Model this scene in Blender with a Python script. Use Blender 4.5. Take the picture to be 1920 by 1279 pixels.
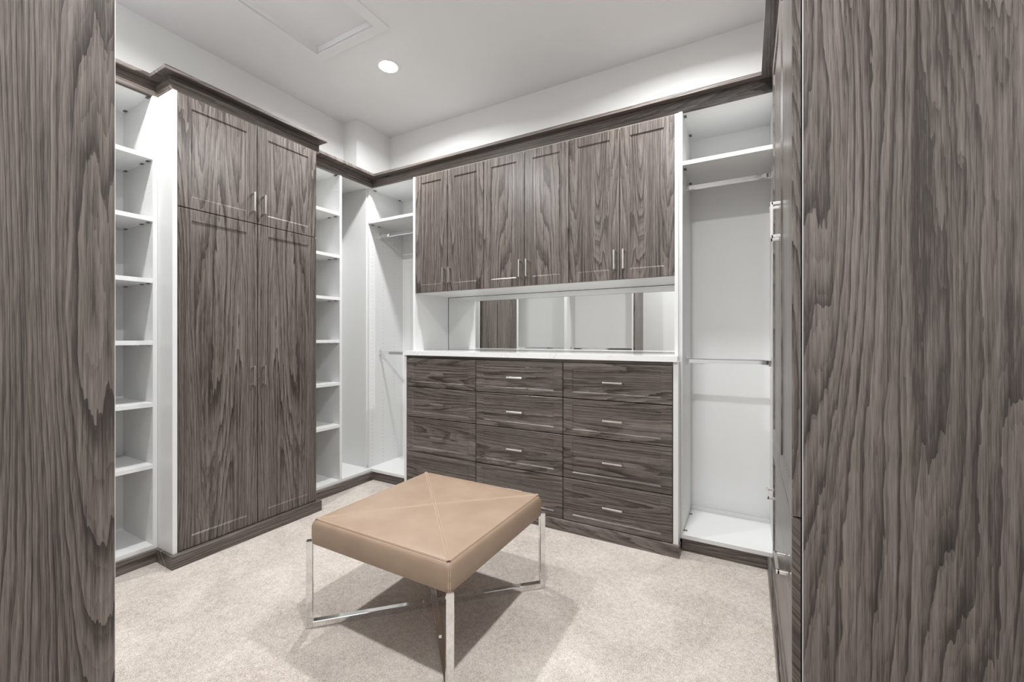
import bpy, bmesh, math, random
from mathutils import Vector
random.seed(4)
for o in list(bpy.data.objects): bpy.data.objects.remove(o)
S = bpy.context.scene
COL = S.collection

# ------------------------------------------------------------------ camera
cam = bpy.data.cameras.new('camera')
cam.sensor_width = 36.0
cam.lens = 791.03 / 1920 * 36
cam.shift_y = -5.26 / 1920
cam.clip_start = 0.02
CAM = bpy.data.objects.new('camera', cam)
CAM.location = (0, 0, 1.15)
CAM.rotation_euler = (math.radians(90), 0, math.radians(29.065))
COL.objects.link(CAM)
S.camera = CAM

# ------------------------------------------------------------------ world, exposure
W = bpy.data.worlds.new('world'); S.world = W; W.use_nodes = True
W.node_tree.nodes['Background'].inputs[0].default_value = (1, 1, 1, 1)
W.node_tree.nodes['Background'].inputs[1].default_value = 0.0      # closed room: no sky reaches it
S.view_settings.view_transform = 'Standard'
S.view_settings.look = 'None'
S.view_settings.gamma = 1
S.view_settings.use_curve_mapping = False
S.view_settings.exposure = 0.31
LAMP_W = 23.0             # watts of each recessed downlight (their lamps are made in downlight())
LAMP_SPOTS = [(-2.12, 2.09), (-0.35, 2.09), (-2.15, 0.56), (-0.35, 0.56)]

# ------------------------------------------------------------------ main sizes (metres)
XW, YW, ZC = -3.026, 2.846, 2.992      # left wall, back wall, ceiling
XR, YN = 0.735, -0.09                  # right wall, near wall
XJ, YJ = -2.864, 2.4646                # corner chase
ZTALL, ZLOW = 2.398, 2.378             # tops of the tall run and of the lower run
TH = 0.019                             # board thickness

# ------------------------------------------------------------------ materials
def new_mat(name):
    m = bpy.data.materials.new(name); m.use_nodes = True
    nt = m.node_tree
    return m, nt, nt.nodes['Principled BSDF']

class N:
    def __init__(s, nt): s.nt = nt
    def link(s, a, b): s.nt.links.new(a, b)
    def put(s, sock, v):
        if hasattr(v, 'is_linked'): s.nt.links.new(v, sock)
        else: sock.default_value = v
    def math(s, op, a, b=0.0, c=None):
        n = s.nt.nodes.new('ShaderNodeMath'); n.operation = op
        s.put(n.inputs[0], a); s.put(n.inputs[1], b)
        if c is not None: s.put(n.inputs[2], c)
        return n.outputs[0]
    def xyz(s, a, b, c):
        n = s.nt.nodes.new('ShaderNodeCombineXYZ')
        for i, v in enumerate((a, b, c)): s.put(n.inputs[i], v)
        return n.outputs[0]
    def sep(s, v):
        n = s.nt.nodes.new('ShaderNodeSeparateXYZ'); s.link(v, n.inputs[0]); return n.outputs
    def obj(s):
        return s.nt.nodes.new('ShaderNodeTexCoord').outputs['Object']
    def prop(s, name):
        n = s.nt.nodes.new('ShaderNodeAttribute'); n.attribute_type = 'OBJECT'; n.attribute_name = name
        return n.outputs['Fac']
    def noise(s, v, scale=1.0, detail=2.0, rough=0.5, dist=0.0):
        n = s.nt.nodes.new('ShaderNodeTexNoise'); s.link(v, n.inputs['Vector'])
        n.inputs['Scale'].default_value = scale; n.inputs['Detail'].default_value = detail
        n.inputs['Roughness'].default_value = rough; n.inputs['Distortion'].default_value = dist
        return n.outputs['Fac']
    def ramp(s, f, stops):
        n = s.nt.nodes.new('ShaderNodeValToRGB'); s.link(f, n.inputs[0])
        e = n.color_ramp.elements
        while len(e) < len(stops): e.new(0.5)
        for el, (p, c) in zip(e, stops): el.position = p; el.color = (*c, 1)
        return n.outputs[0]
    def bump(s, h, strength, dist, bsdf):
        n = s.nt.nodes.new('ShaderNodeBump'); s.link(h, n.inputs['Height'])
        n.inputs['Strength'].default_value = strength; n.inputs['Distance'].default_value = dist
        s.link(n.outputs[0], bsdf.inputs['Normal'])

def wood(name, axis):
    m, nt, b = new_mat(name); g = N(nt)
    x, y, z = g.sep(g.obj())
    if axis == 'Z': a, l = g.math('ADD', x, y), z
    elif axis == 'X': a, l = g.math('ADD', z, y), x
    else: a, l = g.math('ADD', z, x), y
    a = g.math('MULTIPLY', a, g.prop('flip'))
    sd = g.prop('grain')
    def P(ka, kl, k=0.0): return g.xyz(g.math('MULTIPLY', a, ka), g.math('MULTIPLY', l, kl), g.math('ADD', sd, k))
    wob = g.noise(P(18, 1.5, 9.0), 1, 4, .6)
    F = g.noise(P(4.0, .30), 1, 1.0, .4, .12)
    m_ = g.math('ADD', g.math('ADD', g.math('MULTIPLY', F, 32.0), g.math('MULTIPLY', a, 30.0)), g.math('MULTIPLY', wob, 2.2))
    ring = g.math('POWER', g.math('FRACT', m_), 3.0)
    r2 = g.math('POWER', g.math('FRACT', g.math('MULTIPLY', m_, 2.37)), 2.0)
    amp = g.math('MULTIPLY', g.noise(P(12, 1.0, 15.0), 1, 2, .5), 1.0)
    med = g.noise(P(105, 1.2, 3.0), 1, 4, .68, .2)
    fine = g.noise(P(520, 12.0, 5.0), 1, 3, .65)
    broad = g.noise(P(7, .7, 7.0), 1, 2, .5)
    f = g.math('MULTIPLY', g.math('MULTIPLY', ring, amp), .74)
    f = g.math('ADD', f, g.math('MULTIPLY', g.math('MULTIPLY', r2, g.math('SUBTRACT', 1.0, amp)), .30))
    f = g.math('ADD', f, g.math('MULTIPLY', g.math('SUBTRACT', med, .5), 1.05))
    f = g.math('ADD', f, g.math('MULTIPLY', g.math('SUBTRACT', fine, .5), .85))
    f = g.math('ADD', f, g.math('MULTIPLY', g.math('SUBTRACT', broad, .5), .45))
    f = g.math('ADD', f, .25)
    c = g.ramp(f, [(0.0, (.240, .207, .187)), (.30, (.144, .121, .108)), (.54, (.062, .0500, .0445)), (.95, (.015, .0115, .0100))])
    g.link(c, b.inputs['Base Color'])
    b.inputs['Roughness'].default_value = .30
    b.inputs['Specular IOR Level'].default_value = .45
    g.bump(f, .10, .001, b)
    return m

def plain(name, col, rough=.5, metal=0.0, spec=.5):
    m, nt, b = new_mat(name)
    b.inputs['Base Color'].default_value = (*col, 1)
    b.inputs['Roughness'].default_value = rough
    b.inputs['Metallic'].default_value = metal
    b.inputs['Specular IOR Level'].default_value = spec
    return m, nt, b

def mottled(name, c0, c1, scale, rough, bump=0.0, bscale=200.0, bdist=.001, spec=.4):
    m, nt, b = new_mat(name); g = N(nt)
    v = g.obj()
    f = g.noise(v, scale, 3, .55)
    g.link(g.ramp(f, [(.3, c0), (.7, c1)]), b.inputs['Base Color'])
    b.inputs['Roughness'].default_value = rough
    b.inputs['Specular IOR Level'].default_value = spec
    if bump: g.bump(g.noise(v, bscale, 2, .6), bump, bdist, b)
    return m

def laminate(name):
    """white melamine board"""
    m, nt, b = new_mat(name)
    b.inputs['Base Color'].default_value = (.755, .755, .745, 1)
    b.inputs['Roughness'].default_value = .34
    b.inputs['Specular IOR Level'].default_value = .4
    return m

M = {}
M['woodZ'], M['woodX'], M['woodY'] = wood('wood_grain_upright', 'Z'), wood('wood_grain_along_x', 'X'), wood('wood_grain_along_y', 'Y')
M['white'] = laminate('white_laminate')
M['wall'] = mottled('painted_wall', (.77, .77, .76), (.79, .79, .78), 3, .75, .06, 160, .001, .25)
M['ceil'] = mottled('painted_ceiling', (.80, .80, .80), (.82, .82, .82), 3, .8, .06, 140, .001, .2)
M['trim'] = plain('white_trim_paint', (.81, .81, .81), .5)[0]
M['chrome'] = plain('polished_chrome', (.80, .80, .80), .07, 1.0)[0]
M['nickel'] = plain('satin_nickel', (.90, .89, .87), .24, 1.0)[0]
M['mirror'] = plain('mirror_silver', (.90, .91, .90), .0, 1.0)[0]
M['dark'] = plain('dark_mirror_edge', (.03, .03, .03), .6)[0]
M['pin'] = plain('grey_fitting', (.16, .16, .16), .45, .6)[0]
M['leather'] = mottled('tan_leather', (.290, .203, .145), (.345, .250, .182), 7, .42, .12, 420, .0008, .4)
M['stitch'] = plain('stitch_thread', (.62, .47, .34), .7)[0]
M['seamdark'] = plain('dark_brown_thread', (.20, .12, .075), .7)[0]

def quartz():
    m, nt, b = new_mat('white_quartz'); g = N(nt)
    v = g.obj()
    f = g.noise(v, 3.2, 4, .6, 1.2)
    f = g.math('ABSOLUTE', g.math('SUBTRACT', f, .5))
    c = g.ramp(f, [(0.0, (.72, .71, .70)), (.008, (.84, .84, .83)), (1.0, (.86, .86, .85))])
    g.link(c, b.inputs['Base Color'])
    b.inputs['Roughness'].default_value = .12
    return m
M['quartz'] = quartz()

def carpet():
    m, nt, b = new_mat('beige_carpet'); g = N(nt)
    v = g.obj()
    big = g.noise(v, 3.0, 3, .6, .6)
    mid = g.noise(v, 60, 3, .65)
    fin = g.noise(v, 330, 2, .7)
    f = g.math('ADD', g.math('MULTIPLY', big, .20), g.math('ADD', g.math('MULTIPLY', mid, .20), g.math('MULTIPLY', fin, .60)))
    c = g.ramp(f, [(.37, (.28, .240, .210)), (.50, (.50, .443, .398)), (.63, (.72, .665, .615))])
    g.link(c, b.inputs['Base Color'])
    b.inputs['Roughness'].default_value = .95
    b.inputs['Specular IOR Level'].default_value = .1
    g.bump(g.math('ADD', g.math('MULTIPLY', fin, .7), g.math('MULTIPLY', mid, .5)), .5, .006, b)
    return m
M['carpet'] = carpet()

# ------------------------------------------------------------------ object helpers
WL = {}        # object -> its world origin
def empty(name, loc, label, cat, group=None):
    o = bpy.data.objects.new(name, None); COL.objects.link(o)
    o.empty_display_size = .1
    o.location = loc; WL[o] = Vector(loc)
    o['label'] = label; o['category'] = cat
    if group: o['group'] = group
    return o

SEED = [0]
def link(name, bm, mat, parent=None, origin=None, grain=None, flip=1.0, smooth=False, kind=None):
    if origin is None:
        lo = [min(v.co[i] for v in bm.verts) for i in range(3)]; hi = [max(v.co[i] for v in bm.verts) for i in range(3)]
        origin = ((lo[0]+hi[0])/2, (lo[1]+hi[1])/2, lo[2])
    origin = Vector(origin)
    for v in bm.verts: v.co -= origin
    bmesh.ops.recalc_face_normals(bm, faces=bm.faces)
    if smooth:
        for f in bm.faces: f.smooth = True
    me = bpy.data.meshes.new(name); bm.to_mesh(me); bm.free()
    mats = mat if isinstance(mat, (list, tuple)) else [mat]
    for mm in mats: me.materials.append(M[mm])
    o = bpy.data.objects.new(name, me); COL.objects.link(o)
    if parent is not None:
        o.parent = parent; o.location = origin - WL[parent]
    else: o.location = origin
    WL[o] = origin
    if any(k.startswith('wood') for k in mats):
        SEED[0] += 1
        o['grain'] = float(grain if grain is not None else (SEED[0] * 3.73) % 91)
        o['flip'] = float(flip)
    if kind: o['kind'] = kind
    return o

def bm_box(bm, x0, x1, y0, y1, z0, z1, bev=0.0):
    x0, x1 = sorted((x0, x1)); y0, y1 = sorted((y0, y1)); z0, z1 = sorted((z0, z1))
    r = bmesh.ops.create_cube(bm, size=1)
    for v in r['verts']:
        v.co = Vector(((x0+x1)/2 + v.co.x*(x1-x0), (y0+y1)/2 + v.co.y*(y1-y0), (z0+z1)/2 + v.co.z*(z1-z0)))
    if bev:
        es = list({e for v in r['verts'] for e in v.link_edges})
        bmesh.ops.bevel(bm, geom=es, offset=bev, segments=1, affect='EDGES', profile=.5)

def box(name, x0, x1, y0, y1, z0, z1, mat, parent=None, bev=.0008, **k):
    bm = bmesh.new(); bm_box(bm, x0, x1, y0, y1, z0, z1, bev)
    return link(name, bm, mat, parent, **k)

def drilled(name, P, depth, z0, z1, th, parent, cols=(.037, .155, .285)):
    """an upright board whose inner face is drilled with rows of 5 mm shelf-pin holes every 32 mm;
    P(d, z, t) -> world, d = depth from the front edge, t = 0 on the drilled face, th on the other"""
    bm = bmesh.new(); V = lambda d, z, t: bm.verts.new(P(d, z, t))
    def quad(d0, d1, a, b): bm.faces.new((V(d0, a, 0), V(d1, a, 0), V(d1, b, 0), V(d0, b, 0)))
    h = .016; zs = z0+.030; n = int((z1-.030-zs)/.032); ze = zs+n*.032
    quad(0, depth, z0, zs); quad(0, depth, ze, z1)
    e = [0.0]
    for c in cols: e += [c-h, c+h]
    e.append(depth)
    for i in range(0, len(e), 2): quad(e[i], e[i+1], zs, ze)
    A = [math.pi/4*k for k in range(8)]
    for c in cols:
        for k in range(n):
            zc = zs+.032*k+h
            out = [V(c+x*h, zc+y*h, 0) for x, y in ((1, 0), (1, 1), (0, 1), (-1, 1), (-1, 0), (-1, -1), (0, -1), (1, -1))]
            r0 = [V(c+.0026*math.cos(q), zc+.0026*math.sin(q), 0) for q in A]
            r1 = [V(c+.0026*math.cos(q), zc+.0026*math.sin(q), .011) for q in A]
            for i in range(8):
                j = (i+1) % 8
                bm.faces.new((out[i], out[j], r0[j], r0[i])); bm.faces.new((r0[i], r0[j], r1[j], r1[i]))
            bm.faces.new(r1)
    for q in (((0, z0, th), (depth, z0, th), (depth, z1, th), (0, z1, th)), ((0, z0, 0), (0, z1, 0), (0, z1, th), (0, z0, th)),
              ((depth, z0, 0), (depth, z1, 0), (depth, z1, th), (depth, z0, th)), ((0, z0, 0), (depth, z0, 0), (depth, z0, th), (0, z0, th)),
              ((0, z1, 0), (depth, z1, 0), (depth, z1, th), (0, z1, th))):
        bm.faces.new([V(*p) for p in q])
    bmesh.ops.remove_doubles(bm, verts=bm.verts, dist=1e-5)
    return link(name, bm, 'white', parent)

def prism(name, pts, z0, z1, mat, parent=None, **k):
    """extrude a plan outline (x,y) from z0 to z1"""
    bm = bmesh.new()
    lo = [bm.verts.new((x, y, z0)) for x, y in pts]; hi = [bm.verts.new((x, y, z1)) for x, y in pts]
    n = len(pts)
    bm.faces.new(lo); bm.faces.new(hi)
    for i in range(n): bm.faces.new((lo[i], lo[(i+1) % n], hi[(i+1) % n], hi[i]))
    return link(name, bm, mat, parent, **k)

def tube(bm, p, q, r, seg=10):
    p, q = Vector(p), Vector(q); d = (q-p)
    rot = Vector((0, 0, 1)).rotation_difference(d.normalized()).to_matrix().to_4x4()
    res = bmesh.ops.create_cone(bm, cap_ends=True, segments=seg, radius1=r, radius2=r, depth=d.length)
    for v in res['verts']: v.co = rot @ v.co + (p+q)/2

def frame_map(face, plane):
    """maps (u, v, d) -> world; u runs along the width, v up, d inward from the front plane"""
    if face == 'Y-': return lambda u, v, d: (u, plane + d, v)
    if face == 'X+': return lambda u, v, d: (plane - d, u, v)
    if face == 'X-': return lambda u, v, d: (plane + d, u, v)

def front(name, face, plane, u0, u1, v0, v1, mat, parent, stile=.058, rail=.058, rec=.0052, th=.019, **k):
    """a cabinet front: framed slab with a shallow recessed centre panel"""
    f = frame_map(face, plane); bm = bmesh.new(); c = .0026
    def ring(i, j, d): return [bm.verts.new(f(*p, d)) for p in ((u0+i, v0+j), (u1-i, v0+j), (u1-i, v1-j), (u0+i, v1-j))]
    R = [ring(0, 0, th), ring(0, 0, c), ring(c, c, 0), ring(stile, rail, 0), ring(stile+rec*1.25, rail+rec*1.25, rec)]
    for A, B in zip(R, R[1:]):
        for i in range(4): bm.faces.new((A[i], A[(i+1) % 4], B[(i+1) % 4], B[i]))
    bm.faces.new(R[0]); bm.faces.new(R[-1])
    return link(name, bm, mat, parent, **k)

def handle(face, plane, u, v, vertical, parent, length=.112, proj=.03, mat='nickel'):
    """square bar pull on two posts, centred at (u, v)"""
    f = frame_map(face, plane); bm = bmesh.new(); h = length/2; w = .0048
    def bb(a0, a1, b0, b1, d0, d1):
        p, q = f(a0, b0, d0), f(a1, b1, d1)
        bm_box(bm, p[0], q[0], p[1], q[1], p[2], q[2], .0006)
    if vertical:
        bb(u-w, u+w, v-h, v+h, -proj, -proj+.009)
        for s in (-1, 1): bb(u-w, u+w, v+s*(h-.0048)-w, v+s*(h-.0048)+w, -proj+.004, .001)
    else:
        bb(u-h, u+h, v-w, v+w, -proj, -proj+.009)
        for s in (-1, 1): bb(u+s*(h-.0048)-w, u+s*(h-.0048)+w, v-w, v+w, -proj+.004, .001)
    return link('handle', bm, mat, parent)

def struct(o):
    o['kind'] = 'structure'; return o

# ------------------------------------------------------------------ the room shell
struct(box('floor', XW-.1, XR+.1, YN-.1, YW+.1, -.06, 0, 'carpet', bev=0))
struct(box('wall_left', XW-.1, XW, YN-.1, YW+.1, 0, ZC+.15, 'wall', bev=0))
struct(box('wall_back', XW, XR, YW, YW+.1, 0, ZC+.15, 'wall', bev=0))
struct(box('wall_right', XR, XR+.1, YN-.1, YW+.1, 0, ZC+.15, 'wall', bev=0))
struct(box('wall_near', XW, XR, YN-.1, YN, 0, ZC+.15, 'wall', bev=0))
struct(box('wall_corner', XW, XJ, YJ, YW, 0, ZC+.01, 'wall', bev=0))
# ceiling with the attic-hatch opening and holes are covered by the light trims
HX0, HX1, HY0, HY1 = -2.418, -1.910, .72, 1.773
bm = bmesh.new()
for a in ((XW, HX0, YN, YW), (HX1, XR, YN, YW), (HX0, HX1, YN, HY0), (HX0, HX1, HY1, YW)):
    bm_box(bm, *a, ZC, ZC+.15)
struct(link('ceiling', bm, 'ceil'))
hatch = empty('attic_hatch', ((HX0+HX1)/2, (HY0+HY1)/2, ZC), 'white attic access hatch with a moulded casing in the ceiling', 'hatch')
w = .062
box('hatch_panel', HX0, HX1, HY0, HY1, ZC+.040, ZC+.065, 'ceil', hatch)
def casing(name, pts, parent):
    bm = bmesh.new()
    v = [bm.verts.new(p) for p in pts]
    n = len(pts)//2
    bm.faces.new(v[:n]); bm.faces.new(v[n:])
    for i in range(n): bm.faces.new((v[i], v[(i+1) % n], v[n+(i+1) % n], v[n+i]))
    return link(name, bm, 'trim', parent)
def casing_side(p, q, inx, iny):
    # p,q inner corners; mitred board 62 mm wide, tapering in thickness to the outer edge
    (px, py), (qx, qy) = p, q
    ox, oy = -inx*w, -iny*w
    tx, ty = (qx-px), (qy-py); L = math.hypot(tx, ty); tx, ty = tx/L, ty/L
    P, Q = (px+ox-tx*w, py+oy-ty*w), (qx+ox+tx*w, qy+oy+ty*w)
    a = [(px, py, ZC-.014), (qx, qy, ZC-.014), (Q[0], Q[1], ZC-.007), (P[0], P[1], ZC-.007)]
    b = [(x, y, ZC+.002) for x, y, _ in a]
    casing('casing', a + b, hatch)
casing_side((HX0, HY0), (HX1, HY0), 0, 1); casing_side((HX0, HY1), (HX1, HY1), 0, -1)
casing_side((HX0, HY0), (HX0, HY1), 1, 0); casing_side((HX1, HY0), (HX1, HY1), -1, 0)
# the entry door behind the viewer
door = struct(empty('door_1', (-.17, YN, 0), 'white entry door', 'door'))
del door['category']; del door['label']
box('door_slab', -.58, .24, YN-.002, YN+.006, .01, 2.05, 'trim', door)
for x0, x1, z0, z1 in ((-.66, -.58, 0, 2.13), (.24, .32, 0, 2.13), (-.58, .24, 2.05, 2.13)):
    box('door_casing', x0, x1, YN-.002, YN+.014, z0, z1, 'trim', door)

# ------------------------------------------------------------------ recessed downlights
em, nt, b = new_mat('lamp_lens')
b.inputs['Emission Color'].default_value = (1, .99, .98, 1); b.inputs['Emission Strength'].default_value = 40
b.inputs['Base Color'].default_value = (1, 1, 1, 1)
M['lens'] = em
def downlight(x, y, label, off=''):
    t = empty('recessed_light'+off, (x, y, ZC), label, 'ceiling light', 'recessed ceiling lights')
    bm = bmesh.new(); n = 40; prof = [(.058, ZC-.002), (.063, ZC-.006), (.080, ZC-.004), (.085, ZC+.001)]
    rings = [[bm.verts.new((x+r*math.cos(2*math.pi*i/n), y+r*math.sin(2*math.pi*i/n), z)) for i in range(n)] for r, z in prof]
    for A, B in zip(rings, rings[1:]):
        for i in range(n): bm.faces.new((A[i], A[(i+1) % n], B[(i+1) % n], B[i]))
    link('trim_ring'+off, bm, 'trim', t, smooth=True)
    bm = bmesh.new()
    bmesh.ops.create_circle(bm, cap_ends=True, segments=40, radius=.06)
    for v in bm.verts: v.co += Vector((x, y, ZC-.003))
    link('lens'+off, bm, 'lens', t)
    L = bpy.data.lights.new('downlight'+off, 'AREA'); L.shape = 'DISK'; L.size = .10; L.energy = LAMP_W; L.color = (.975, .99, 1); L.spread = math.radians(161)
    lo = bpy.data.objects.new('lamp'+off, L); COL.objects.link(lo); lo.parent = t; lo.location = (0, 0, -.012)
for (x, y), lab in zip(LAMP_SPOTS, ('bright recessed ceiling light beside the attic hatch and corner chase',
        'recessed ceiling light in front of the hanging bay by the tall cabinet',
        'recessed ceiling light over the near shelf tower side', 'recessed ceiling light just inside the entry door')):
    # only the first is in the picture; the others are the fixtures whose glow, shadows and shelf shading the photograph shows
    downlight(x, y, lab, '' if (x, y) == LAMP_SPOTS[0] else '_offscreen')

# ------------------------------------------------------------------ shelf towers and tall cabinet on the left wall
XT = -2.668                        # front of the towers
SHELVES = (2.090, 1.772, 1.456, 1.137, .8185, .502)
def tower(name, y0, y1, ztop, label, plinth_y):
    t = empty(name, ((XW+XT)/2, (y0+y1)/2, 0), label, 'shelf tower', 'open white shelf towers')
    drilled('side_panel', lambda d, z, t_: (XT-d, y0+TH-t_, z), XT-XW, .066, ztop, TH, t)
    drilled('side_panel', lambda d, z, t_: (XT-d, y1-TH+t_, z), XT-XW, .066, ztop, TH, t)
    box('top_panel', XW, XT-.034, y0, y1, ztop, ztop+.020, 'white', t, bev=0)
    box('bottom_panel', XW, XT, y0+TH, y1-TH, .066, .088, 'white', t)
    for z in SHELVES:
        s = box('shelf', XW+.002, XT-.001, y0+TH-.0005, y1-TH+.0005, z-.022, z, 'white', t)
        for d in (.03, .10, .30):
            box('cam_fitting', XT-d-.022, XT-d, y1-TH-.012, y1-TH, z-.0255, z-.0215, 'pin', s, bev=0)
    for z in (ztop,):
        for d in (.03, .30):
            box('cam_fitting', XT-d-.024, XT-d, y1-TH-.013, y1-TH, z-.004, z+.001, 'pin', t, bev=0)
    box('plinth', XT-.02, XT+.018, plinth_y[0], plinth_y[1], 0, .066, 'woodY', t)
    return t
tower('shelf_tower', .700, 1.018, ZTALL, 'white open shelf tower between the tall wardrobe and the near corner', (.42, 1.0055))
ft = tower('shelf_tower', 1.8475, 2.1585, ZLOW, 'white open shelf tower between the tall wardrobe and the far corner niche', (1.8475, 2.447))

XD = -2.508
tall = empty('tall_cabinet', (-2.77, 1.43, 0), 'tall wood-grain wardrobe cabinet with two upper and two lower doors', 'wardrobe')
Y0, YC, Y1 = 1.0425, 1.4401, 1.8265
box('side_panel', XW+.022, XD, 1.0190, 1.0395, .066, ZTALL, 'white', tall)
box('side_panel', XW+.022, XD-.030, 1.8290, 1.8468, .066, ZTALL, 'white', tall)
box('body', XW+.03, XD-.022, 1.0395, 1.8290, .066, ZTALL, 'woodZ', tall)
for (a, b_, fl) in ((Y0, YC-.0020, 1), (YC+.0020, Y1, -1)):
    for z0, z1, hz in ((1.8205, 2.3945, 1.939), (.0685, 1.8170, .932)):
        d = front('door', 'X+', XD, a, b_, z0, z1, 'woodZ', tall, origin=(XD, YC, 0), grain=12.3, flip=fl)
        handle('X+', XD, YC - .031 if fl == 1 else YC + .031, hz, True, d)
box('plinth', XT, XD+.0275, 1.0055, 1.8475, 0, .066, 'woodY', tall)

# crown of the tall run: frieze boards under a flat overhanging cornice
crown = empty('crown_moulding', (-2.6, 1.2, ZTALL), 'dark wood crown moulding stepping out over the tall wardrobe', 'crown moulding')
box('frieze', -2.700, -2.682, .42, 1.020, ZTALL, 2.474, 'woodY', crown)
box('frieze', -2.700, -2.546, 1.018, 1.036, ZTALL, 2.474, 'woodX', crown)
box('frieze', -2.546, -2.528, 1.018, 1.862, ZTALL, 2.474, 'woodY', crown)
box('frieze', XW, -2.546, 1.844, 1.862, ZTALL, 2.474, 'woodX', crown)
prism('cornice', [(XW, .42), (-2.640, .42), (-2.640, .976), (-2.479, .976), (-2.479, 1.889), (XW, 1.889)], 2.473, 2.4915, 'woodY', crown)

# ------------------------------------------------------------------ corner niche and the hanging bay beside it
XBL, XBR = -2.710, -2.210
bay = empty('hanging_bay', (-2.46, 2.65, 0), 'white corner hanging bay with two chrome rods beside the drawer chest', 'hanging bay', 'white hanging bays')
FB = 2.452
drilled('side_panel', lambda d, z, t_: (XBL-t_, FB+.005+d, z), YW-FB-.005, .066, ZLOW, TH, bay)
box('blind_panel', XW, XBL-TH, FB-.006, YJ, .066, ZLOW, 'white', ft)
box('bottom_panel', XBL, -2.2255, FB-.006, YW, .066, .088, 'white', bay)
box('niche_bottom', XW, XT, 2.1585, FB-.006, .066, .088, 'white', ft)
box('niche_top', XW, -2.6835, 2.1585, YJ-.001, ZLOW, ZLOW+.020, 'white', ft, bev=0)
box('top_panel', -2.729, XBR, 2.4705, YW, ZLOW, ZLOW+.020, 'white', bay, bev=0)
sh = box('shelf', XBL-.0005, XBR+.0005, FB, YW-.002, 2.088, 2.110, 'white', bay)
for d in (.03, .10):
    box('cam_fitting', XBL, XBL+.012, FB+d, FB+d+.024, 2.0845, 2.0885, 'pin', sh, bev=0)
for d in (.05, .34):
    box('cam_fitting', XBL, XBL+.014, FB+d, FB+d+.026, ZLOW-.004, ZLOW+.001, 'pin', bay, bev=0)
def rod(xa, xb, y, z, parent):
    bm = bmesh.new()
    bm_box(bm, xa+.002, xb-.002, y-.0075, y+.0075, z-.0145, z+.0145, .004)
    r = link('hanging_rod', bm, 'chrome', parent)
    for x, s in ((xa, 1), (xb, -1)):
        bm = bmesh.new()
        bm_box(bm, x-.0005*s, x+.0035*s, y-.012, y+.012, z-.019, z+.032, .001)
        bm_box(bm, x, x+.016*s, y-.0105, y+.0105, z-.0185, z-.004, .001)
        link('rod_bracket', bm, 'chrome', r)
    return r
rod(XBL, XBR, 2.575, 2.008, bay)
rod(XBL, -2.2255, 2.575, 1.028, bay)
box('plinth', -2.688, -2.2300, 2.447, 2.485, 0, .066, 'woodX', bay)

# ------------------------------------------------------------------ drawer chest with worktop
YR = 2.354
CX = [-2.2038, -1.587, -.9605, -.339]
RZ = [1.0060, .7937, .5737, .3192, .0665]
ch = empty('drawer_chest', (-1.27, 2.6, 0), 'dark wood-grain chest of twelve drawers under a white stone top', 'drawer chest')
box('side_panel', -2.2255, -2.2055, YR, YW, .066, 1.0255, 'white', ch)
prism('side_panel', [(-.3375, YR), (-.3120, YR), (-.3120, 2.4445), (-.3225, 2.4445), (-.3225, YW), (-.3375, YW)], .066, 1.0255, 'white', ch)
box('body', -2.2055, -.3375, YR+.024, YW-.001, .066, 1.0255, 'woodX', ch)
box('top_rail', -2.2055, -.3375, YR+.006, YR+.024, 1.0075, 1.0255, 'woodX', ch)
for c in range(3):
    for r in range(4):
        d = front('drawer', 'Y-', YR, CX[c]+.0022, CX[c+1]-.0022, RZ[r+1]+.0022, RZ[r]-.0022, 'woodX', ch, stile=.056, rail=.034)
        handle('Y-', YR, (CX[c]+CX[c+1])/2 - .006, (RZ[r]+RZ[r+1])/2, False, d)
box('plinth', -2.2300, -.3060, YR-.012, YR+.05, 0, .066, 'woodX', ch)
prism('worktop', [(-2.2290, 2.342), (-.3155, 2.342), (-.3155, 2.4315), (-.3415, 2.4315), (-.3415, YW), (-2.1905, YW), (-2.1905, 2.4315), (-2.2290, 2.4315)], 1.0252, 1.0557, 'quartz')
wt = bpy.data.objects['worktop']; wt['label'] = 'long white quartz worktop lying on the drawer chest'; wt['category'] = 'worktop'

# ------------------------------------------------------------------ wall cabinets
YU = 2.4316; UX = [-2.1875, -1.885, -1.5747, -1.2616, -.9545, -.6413, -.3374]
ZUT, ZUB = 2.3650, 1.4905
LAB = ('two-door wood-grain wall cabinet over the chest, at the corner hanging bay end',
       'two-door wood-grain wall cabinet over the chest, middle one of three',
       'two-door wood-grain wall cabinet over the chest, at the end beside the right wall bay')
for i in range(3):
    a, c, e = UX[2*i], UX[2*i+1], UX[2*i+2]
    t = empty('wall_cabinet', ((a+e)/2, 2.64, ZUB), LAB[i], 'wall cabinet', 'wall cabinets over the drawer chest')
    xa = -2.1895 if i == 0 else a; xe = -.3410 if i == 2 else e
    box('body', xa, xe, YU+.022, YW, ZUB, ZLOW, 'white', t, bev=0)
    for p, q, fl in ((a+.0022, c-.0020, 1), (c+.0020, e-.0022, -1)):
        d = front('door', 'Y-', YU, p, q, ZUB, ZUT, 'woodZ', t, origin=(c, YU, 0), grain=40+i*7.7, flip=fl, stile=.055, rail=.055)
        handle('Y-', YU, c - .026*fl, 1.603, True, d)
    if i == 0: box('side_panel', -2.2100, -2.1895, YU, YW, 1.0557, 2.3685, 'white', t)
    if i == 2: box('side_panel', -.3410, -.3225, YU+.0005, YW, 1.0557, 2.3685, 'white', t)

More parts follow.
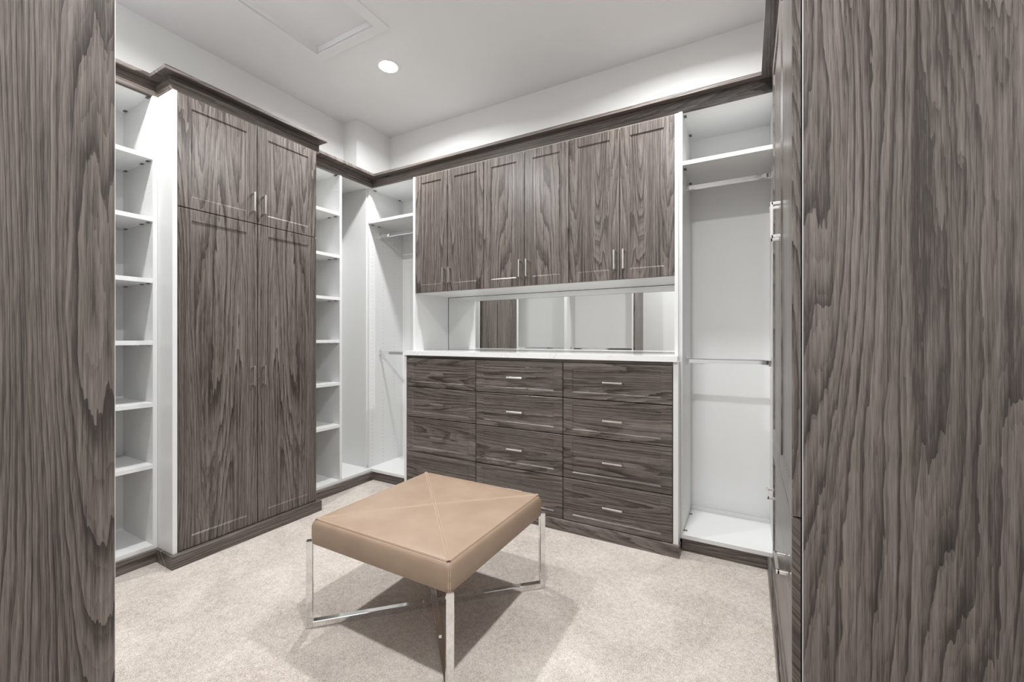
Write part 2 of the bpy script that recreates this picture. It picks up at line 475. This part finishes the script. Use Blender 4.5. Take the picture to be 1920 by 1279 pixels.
# mirror splashback
mi = empty('wall_mirror', (-1.27, YW, 1.0557), 'wide mirror filling the wall between worktop and wall cabinets', 'mirror')
box('mirror_glass', -2.1855, -.3430, YW-.008, YW-.001, 1.0575, 1.4870, 'mirror', mi, bev=0)
box('edge_strip', -2.1895, -2.1855, YW-.009, YW-.001, 1.0557, 1.4905, 'dark', mi, bev=0)
box('edge_strip', -2.1855, -.3430, YW-.009, YW-.001, 1.4870, 1.4905, 'dark', mi, bev=0)

# ------------------------------------------------------------------ right hanging bay of the back wall
XQ = .118
rb = empty('hanging_bay', (-.1, 2.65, 0), 'white hanging bay with two chrome rods between wall cabinets and tall drawer cabinet', 'hanging bay', 'white hanging bays')
drilled('side_panel', lambda d, z, t_: (-.3030-t_, 2.4445+d, z), YW-2.4445, .066, ZLOW, .0195, rb)
box('side_panel', XQ, XQ+TH, 2.4445, YW, .066, ZLOW, 'white', rb)
box('bottom_panel', -.3030, XQ, 2.4445, YW, .066, .088, 'white', rb)
box('top_panel', -.3225, XQ+TH, 2.4705, YW, ZLOW, ZLOW+.020, 'white', rb, bev=0)
box('back_cleat', -.3030, XQ, YW-.016, YW, .088, .108, 'white', rb)
sh = box('shelf', -.3035, XQ+.0005, 2.4460, YW-.002, 2.086, 2.108, 'white', rb)
for d in (.05, .30):
    box('cam_fitting', -.303, -.289, 2.4445+d, 2.4445+d+.026, 2.0825, 2.0865, 'pin', sh, bev=0)
    box('cam_fitting', -.303, -.289, 2.4445+d, 2.4445+d+.026, ZLOW-.004, ZLOW+.001, 'pin', rb, bev=0)
    box('cam_fitting', -.303, -.285, 2.4445+d, 2.4445+d+.012, .0875, .091, 'pin', rb, bev=0)
rod(-.303, XQ, 2.60, 2.008, rb)
rod(-.303, XQ, 2.60, 1.020, rb)
box('plinth', -.3060, .112, 2.4460, 2.485, 0, .066, 'woodX', rb)

# ------------------------------------------------------------------ tall cabinet on the right wall
XRD = .1027
rt = empty('tall_cabinet', (.43, 1.78, 0), 'tall glossy wood-grain cabinet with doors over a wide drawer by the entry', 'cabinet')
YA, YS, YB = 1.3066, 1.7700, 2.2340
box('end_panel', .1252, XR, 1.2876, 1.3056, .0, ZLOW, ['woodZ'], rt, bev=0, grain=63.0)
box('edge_band', .1244, .1254, 1.2876, 1.3056, .0, ZLOW, 'white', rt, bev=0)
box('body', .1262, XR-.03, 1.3056, YB+.004, .066, ZLOW, 'woodZ', rt)
box('filler', .1150, XQ+TH, YB+.004, 2.4445, .066, ZLOW, 'woodZ', rt)
for a, b_, fl in ((YA, YS-.0012, 1), (YS+.0012, YB, -1)):
    d = front('door', 'X-', XRD, a, b_, .6900, ZUT, 'woodZ', rt, origin=(XRD, YS, 0), grain=71.0, flip=fl)
    handle('X-', XRD, YS - .03*fl, 1.565, True, d, length=.125)
d = front('drawer', 'X-', XRD, YA, YB, .0685, .6860, 'woodY', rt, rail=.05)
handle('X-', XRD, 1.472, .4876, False, d, length=.125)
handle('X-', XRD, 2.105, .4876, False, d, length=.125)
box('plinth', .0896, .135, 1.2876, 2.4460, 0, .066, 'woodY', rt)

# crown along the lower run: left of the corner, back wall and right wall
cr = empty('crown_moulding', (-1.2, 2.5, ZLOW), 'dark wood crown moulding running around the corner over the wall cabinets', 'crown moulding')
box('frieze', -2.683, -2.665, 1.862, 2.470, ZLOW, 2.445, 'woodY', cr)
box('frieze', -2.665, .115, 2.452, 2.470, ZLOW, 2.445, 'woodX', cr)
prism('cornice', [(XW, 1.8905), (-2.600, 1.8905), (-2.600, 2.408), (.0640, 2.408), (.115, 2.459), (.115, YW), (XJ+.001, YW), (XJ+.001, YJ-.001), (XW, YJ-.001)], 2.444, 2.4625, 'woodX', cr)
c2 = empty('crown_moulding', (.4, 1.8, ZLOW), 'dark wood crown moulding over the tall cabinet by the entry', 'crown moulding')
box('frieze', .115, .133, 1.2876, 2.470, ZLOW, 2.445, 'woodY', c2)
prism('cornice', [(.0640, 1.24), (XR, 1.24), (XR, YW), (.1152, YW), (.1152, 2.4592), (.0640, 2.4080)], 2.444, 2.4625, 'woodY', c2)

# ------------------------------------------------------------------ hanging bays on the entry wall (seen in the mirror and as the end panel beside the viewer)
XE = -1.2047; FN = .3834
nb = empty('hanging_bay', (-2.1, .14, 0), 'white double hanging bay with a wood-grain end panel beside the entry', 'hanging bay', 'white hanging bays')
box('end_panel', XE-.018, XE, YN, FN, 0, ZTALL, 'woodZ', nb, bev=0, grain=27.0)
box('side_panel', XE-.036, XE-.018, YN, .3905, .0, ZTALL, 'white', nb)
box('partition', -2.141, -2.098, .10, .383, .066, ZTALL, 'white', nb)
box('back_panel', XW, XE-.036, .082, .10, .066, ZTALL, 'white', nb)
for x0, x1 in ((XW, -2.141), (-2.098, XE-.036)):
    box('bottom_panel', x0, x1, .10, .383, .066, .088, 'white', nb)
    box('top_panel', x0, x1, .10, .383, ZTALL-.022, ZTALL, 'white', nb)
    box('shelf', x0, x1, .10, .381, 2.088, 2.110, 'white', nb)
    rod(x0, x1, .25, 2.0, nb); rod(x0, x1, .25, 1.008, nb)
box('plinth', XW, XE-.036, .36, .401, 0, .066, 'woodX', nb)

# ------------------------------------------------------------------ ottoman
OX, OY, OS = -1.1735, 1.4255, .694
ZB_, ZT_ = .3285, .4295
ot = empty('ottoman', (OX, OY, 0), 'square tan leather ottoman on crossed chrome legs', 'ottoman')
def ztop(x, y):
    u, v = 2*x/OS, 2*y/OS
    return ZT_ + .007*(1-u*u)*(1-v*v)
def rsq(h, r, n):
    """rounded-square outline, half size h, corner radius r, n points per corner arc + sides"""
    pts = []
    for k in range(4):
        a0 = k*math.pi/2
        cx, cy = (h-r)*(1 if k in (0, 3) else -1), (h-r)*(1 if k in (0, 1) else -1)
        for i in range(n):
            a = a0 + math.pi/2*i/(n-1); pts.append((cx+r*math.cos(a), cy+r*math.sin(a)))
        nx, ny = (h-r)*(1 if (k+1) % 4 in (0, 3) else -1), (h-r)*(1 if (k+1) % 4 in (0, 1) else -1)
        a = a0+math.pi/2; p = (cx+r*math.cos(a), cy+r*math.sin(a)); q = (nx+r*math.cos(a), ny+r*math.sin(a))
        for i in range(1, 12):
            t = i/12; pts.append((p[0]+(q[0]-p[0])*t, p[1]+(q[1]-p[1])*t))
    return pts
bm = bmesh.new(); H = OS/2
prof = [(H-.05, ZB_), (H-.010, ZB_), (H-.003, ZB_+.004), (H, ZB_+.012), (H+.002, ZB_+.045), (H+.001, ZT_-.030), (H-.002, ZT_-.016), (H-.008, ZT_-.006), (H-.018, ZT_-.001)]
rings = []
for h, z in prof: rings.append([bm.verts.new((OX+x, OY+y, z)) for x, y in rsq(h, max(.020-(H-h)*.3, .006), 7)])
for k in range(1, 12):
    s = 1-k/12; h = (H-.018)*s
    rings.append([bm.verts.new((OX+x, OY+y, ztop(x, y))) for x, y in rsq(h, .012*s, 7)])
n = len(rings[0])
for A, B in zip(rings, rings[1:]):
    for i in range(n): bm.faces.new((A[i], A[(i+1) % n], B[(i+1) % n], B[i]))
bm.faces.new(rings[0])
c = bm.verts.new((OX, OY, ztop(0, 0)))
for i in range(n): bm.faces.new((rings[-1][i], rings[-1][(i+1) % n], c))
cushion = link('seat_cushion', bm, 'leather', ot, smooth=True)
# diagonal felled seams
L = H-.014
for s in (1, -1):
    bm = bmesh.new(); rows = []
    for i in range(41):
        t = -L + 2*L*i/40; row = []
        for off, dz in ((-.0075, -.001), (-.006, .0013), (0, .0018), (.006, .0013), (.0075, -.001)):
            x = t - off*.7071*s; y = s*t + off*.7071
            row.append(bm.verts.new((OX+x, OY+y, ztop(x, y)+dz)))
        rows.append(row)
    for A, B in zip(rows, rows[1:]):
        for j in range(4): bm.faces.new((A[j], A[j+1], B[j+1], B[j]))
    link('seam_band', bm, 'leather', cushion, smooth=True)
    bm = bmesh.new()
    for off in (-.0052, .0052):
        for i in range(0, 110):
            t0 = -L + 2*L*i/110; t1 = t0 + 2*L/110*.72
            P = []
            for t in (t0, t1):
                x = t - off*.7071*s; y = s*t + off*.7071; P.append((OX+x, OY+y, ztop(x, y)+.0016))
            tube(bm, P[0], P[1], .0007, 5)
    link('stitching', bm, 'stitch', cushion, kind='stuff')
# stitched edge seams round the top and down the corners
for name, h, mt, r, z in (('edge_seam', H-.012, 'seamdark', .0007, ZT_-.0032), ('edge_stitching', H-.0165, 'stitch', .0007, ZT_-.0008)):
    bm = bmesh.new(); P = rsq(h, .0160, 7)
    for i in range(len(P)): tube(bm, (OX+P[i][0], OY+P[i][1], z), (OX+P[(i+1) % len(P)][0], OY+P[(i+1) % len(P)][1], z), r, 5)
    link(name, bm, mt, cushion)
for sx in (1, -1):
    for sy in (1, -1):
        bm = bmesh.new()
        for da in (-.17, .17):
            a = math.atan2(sy, sx)+da; cx, cy = sx*(H-.020), sy*(H-.020)
            x, y = OX+cx+.0214*math.cos(a), OY+cy+.0214*math.sin(a)
            tube(bm, (x, y, ZB_+.012), (x, y, ZT_-.024), .0008, 5)
        link('corner_stitching', bm, 'stitch', cushion)
# chrome legs and crossed floor bars, turned 45 degrees
def obar(bm, cx, cy, ang, lx, ly, z0, z1):
    b2 = bmesh.new(); bm_box(b2, -lx/2, lx/2, -ly/2, ly/2, z0, z1, .0018)
    ca, sa = math.cos(ang), math.sin(ang)
    for v in b2.verts: v.co = Vector((cx+v.co.x*ca-v.co.y*sa, cy+v.co.x*sa+v.co.y*ca, v.co.z))
    me = bpy.data.meshes.new('tmp'); b2.to_mesh(me); b2.free(); bm.from_mesh(me); bpy.data.meshes.remove(me)
BW = .0255
D = H*math.sqrt(2) - .0085 - .004 + BW/2
for k in range(4):
    a = math.pi/4 + k*math.pi/2
    bm = bmesh.new(); obar(bm, OX+D*math.cos(a), OY+D*math.sin(a), a, BW, BW, .0, .345)
    link('leg', bm, 'chrome', ot)
    bm = bmesh.new(); obar(bm, OX+(D-.02)*math.cos(a), OY+(D-.02)*math.sin(a), a, .045, .012, .3315, .340)
    link('seat_tab', bm, 'chrome', ot)
for k in range(2):
    a = math.pi/4 + k*math.pi/2
    bm = bmesh.new(); obar(bm, OX, OY, a, 2*D-BW+.002, BW, 0, .0255 - .0006*k)
    link('base_bar', bm, 'chrome', ot)
bm = bmesh.new(); tube(bm, (OX+.16, OY-.16, .025), (OX+.16, OY-.16, .031), .0085, 20)
link('bar_bolt', bm, 'chrome', ot)
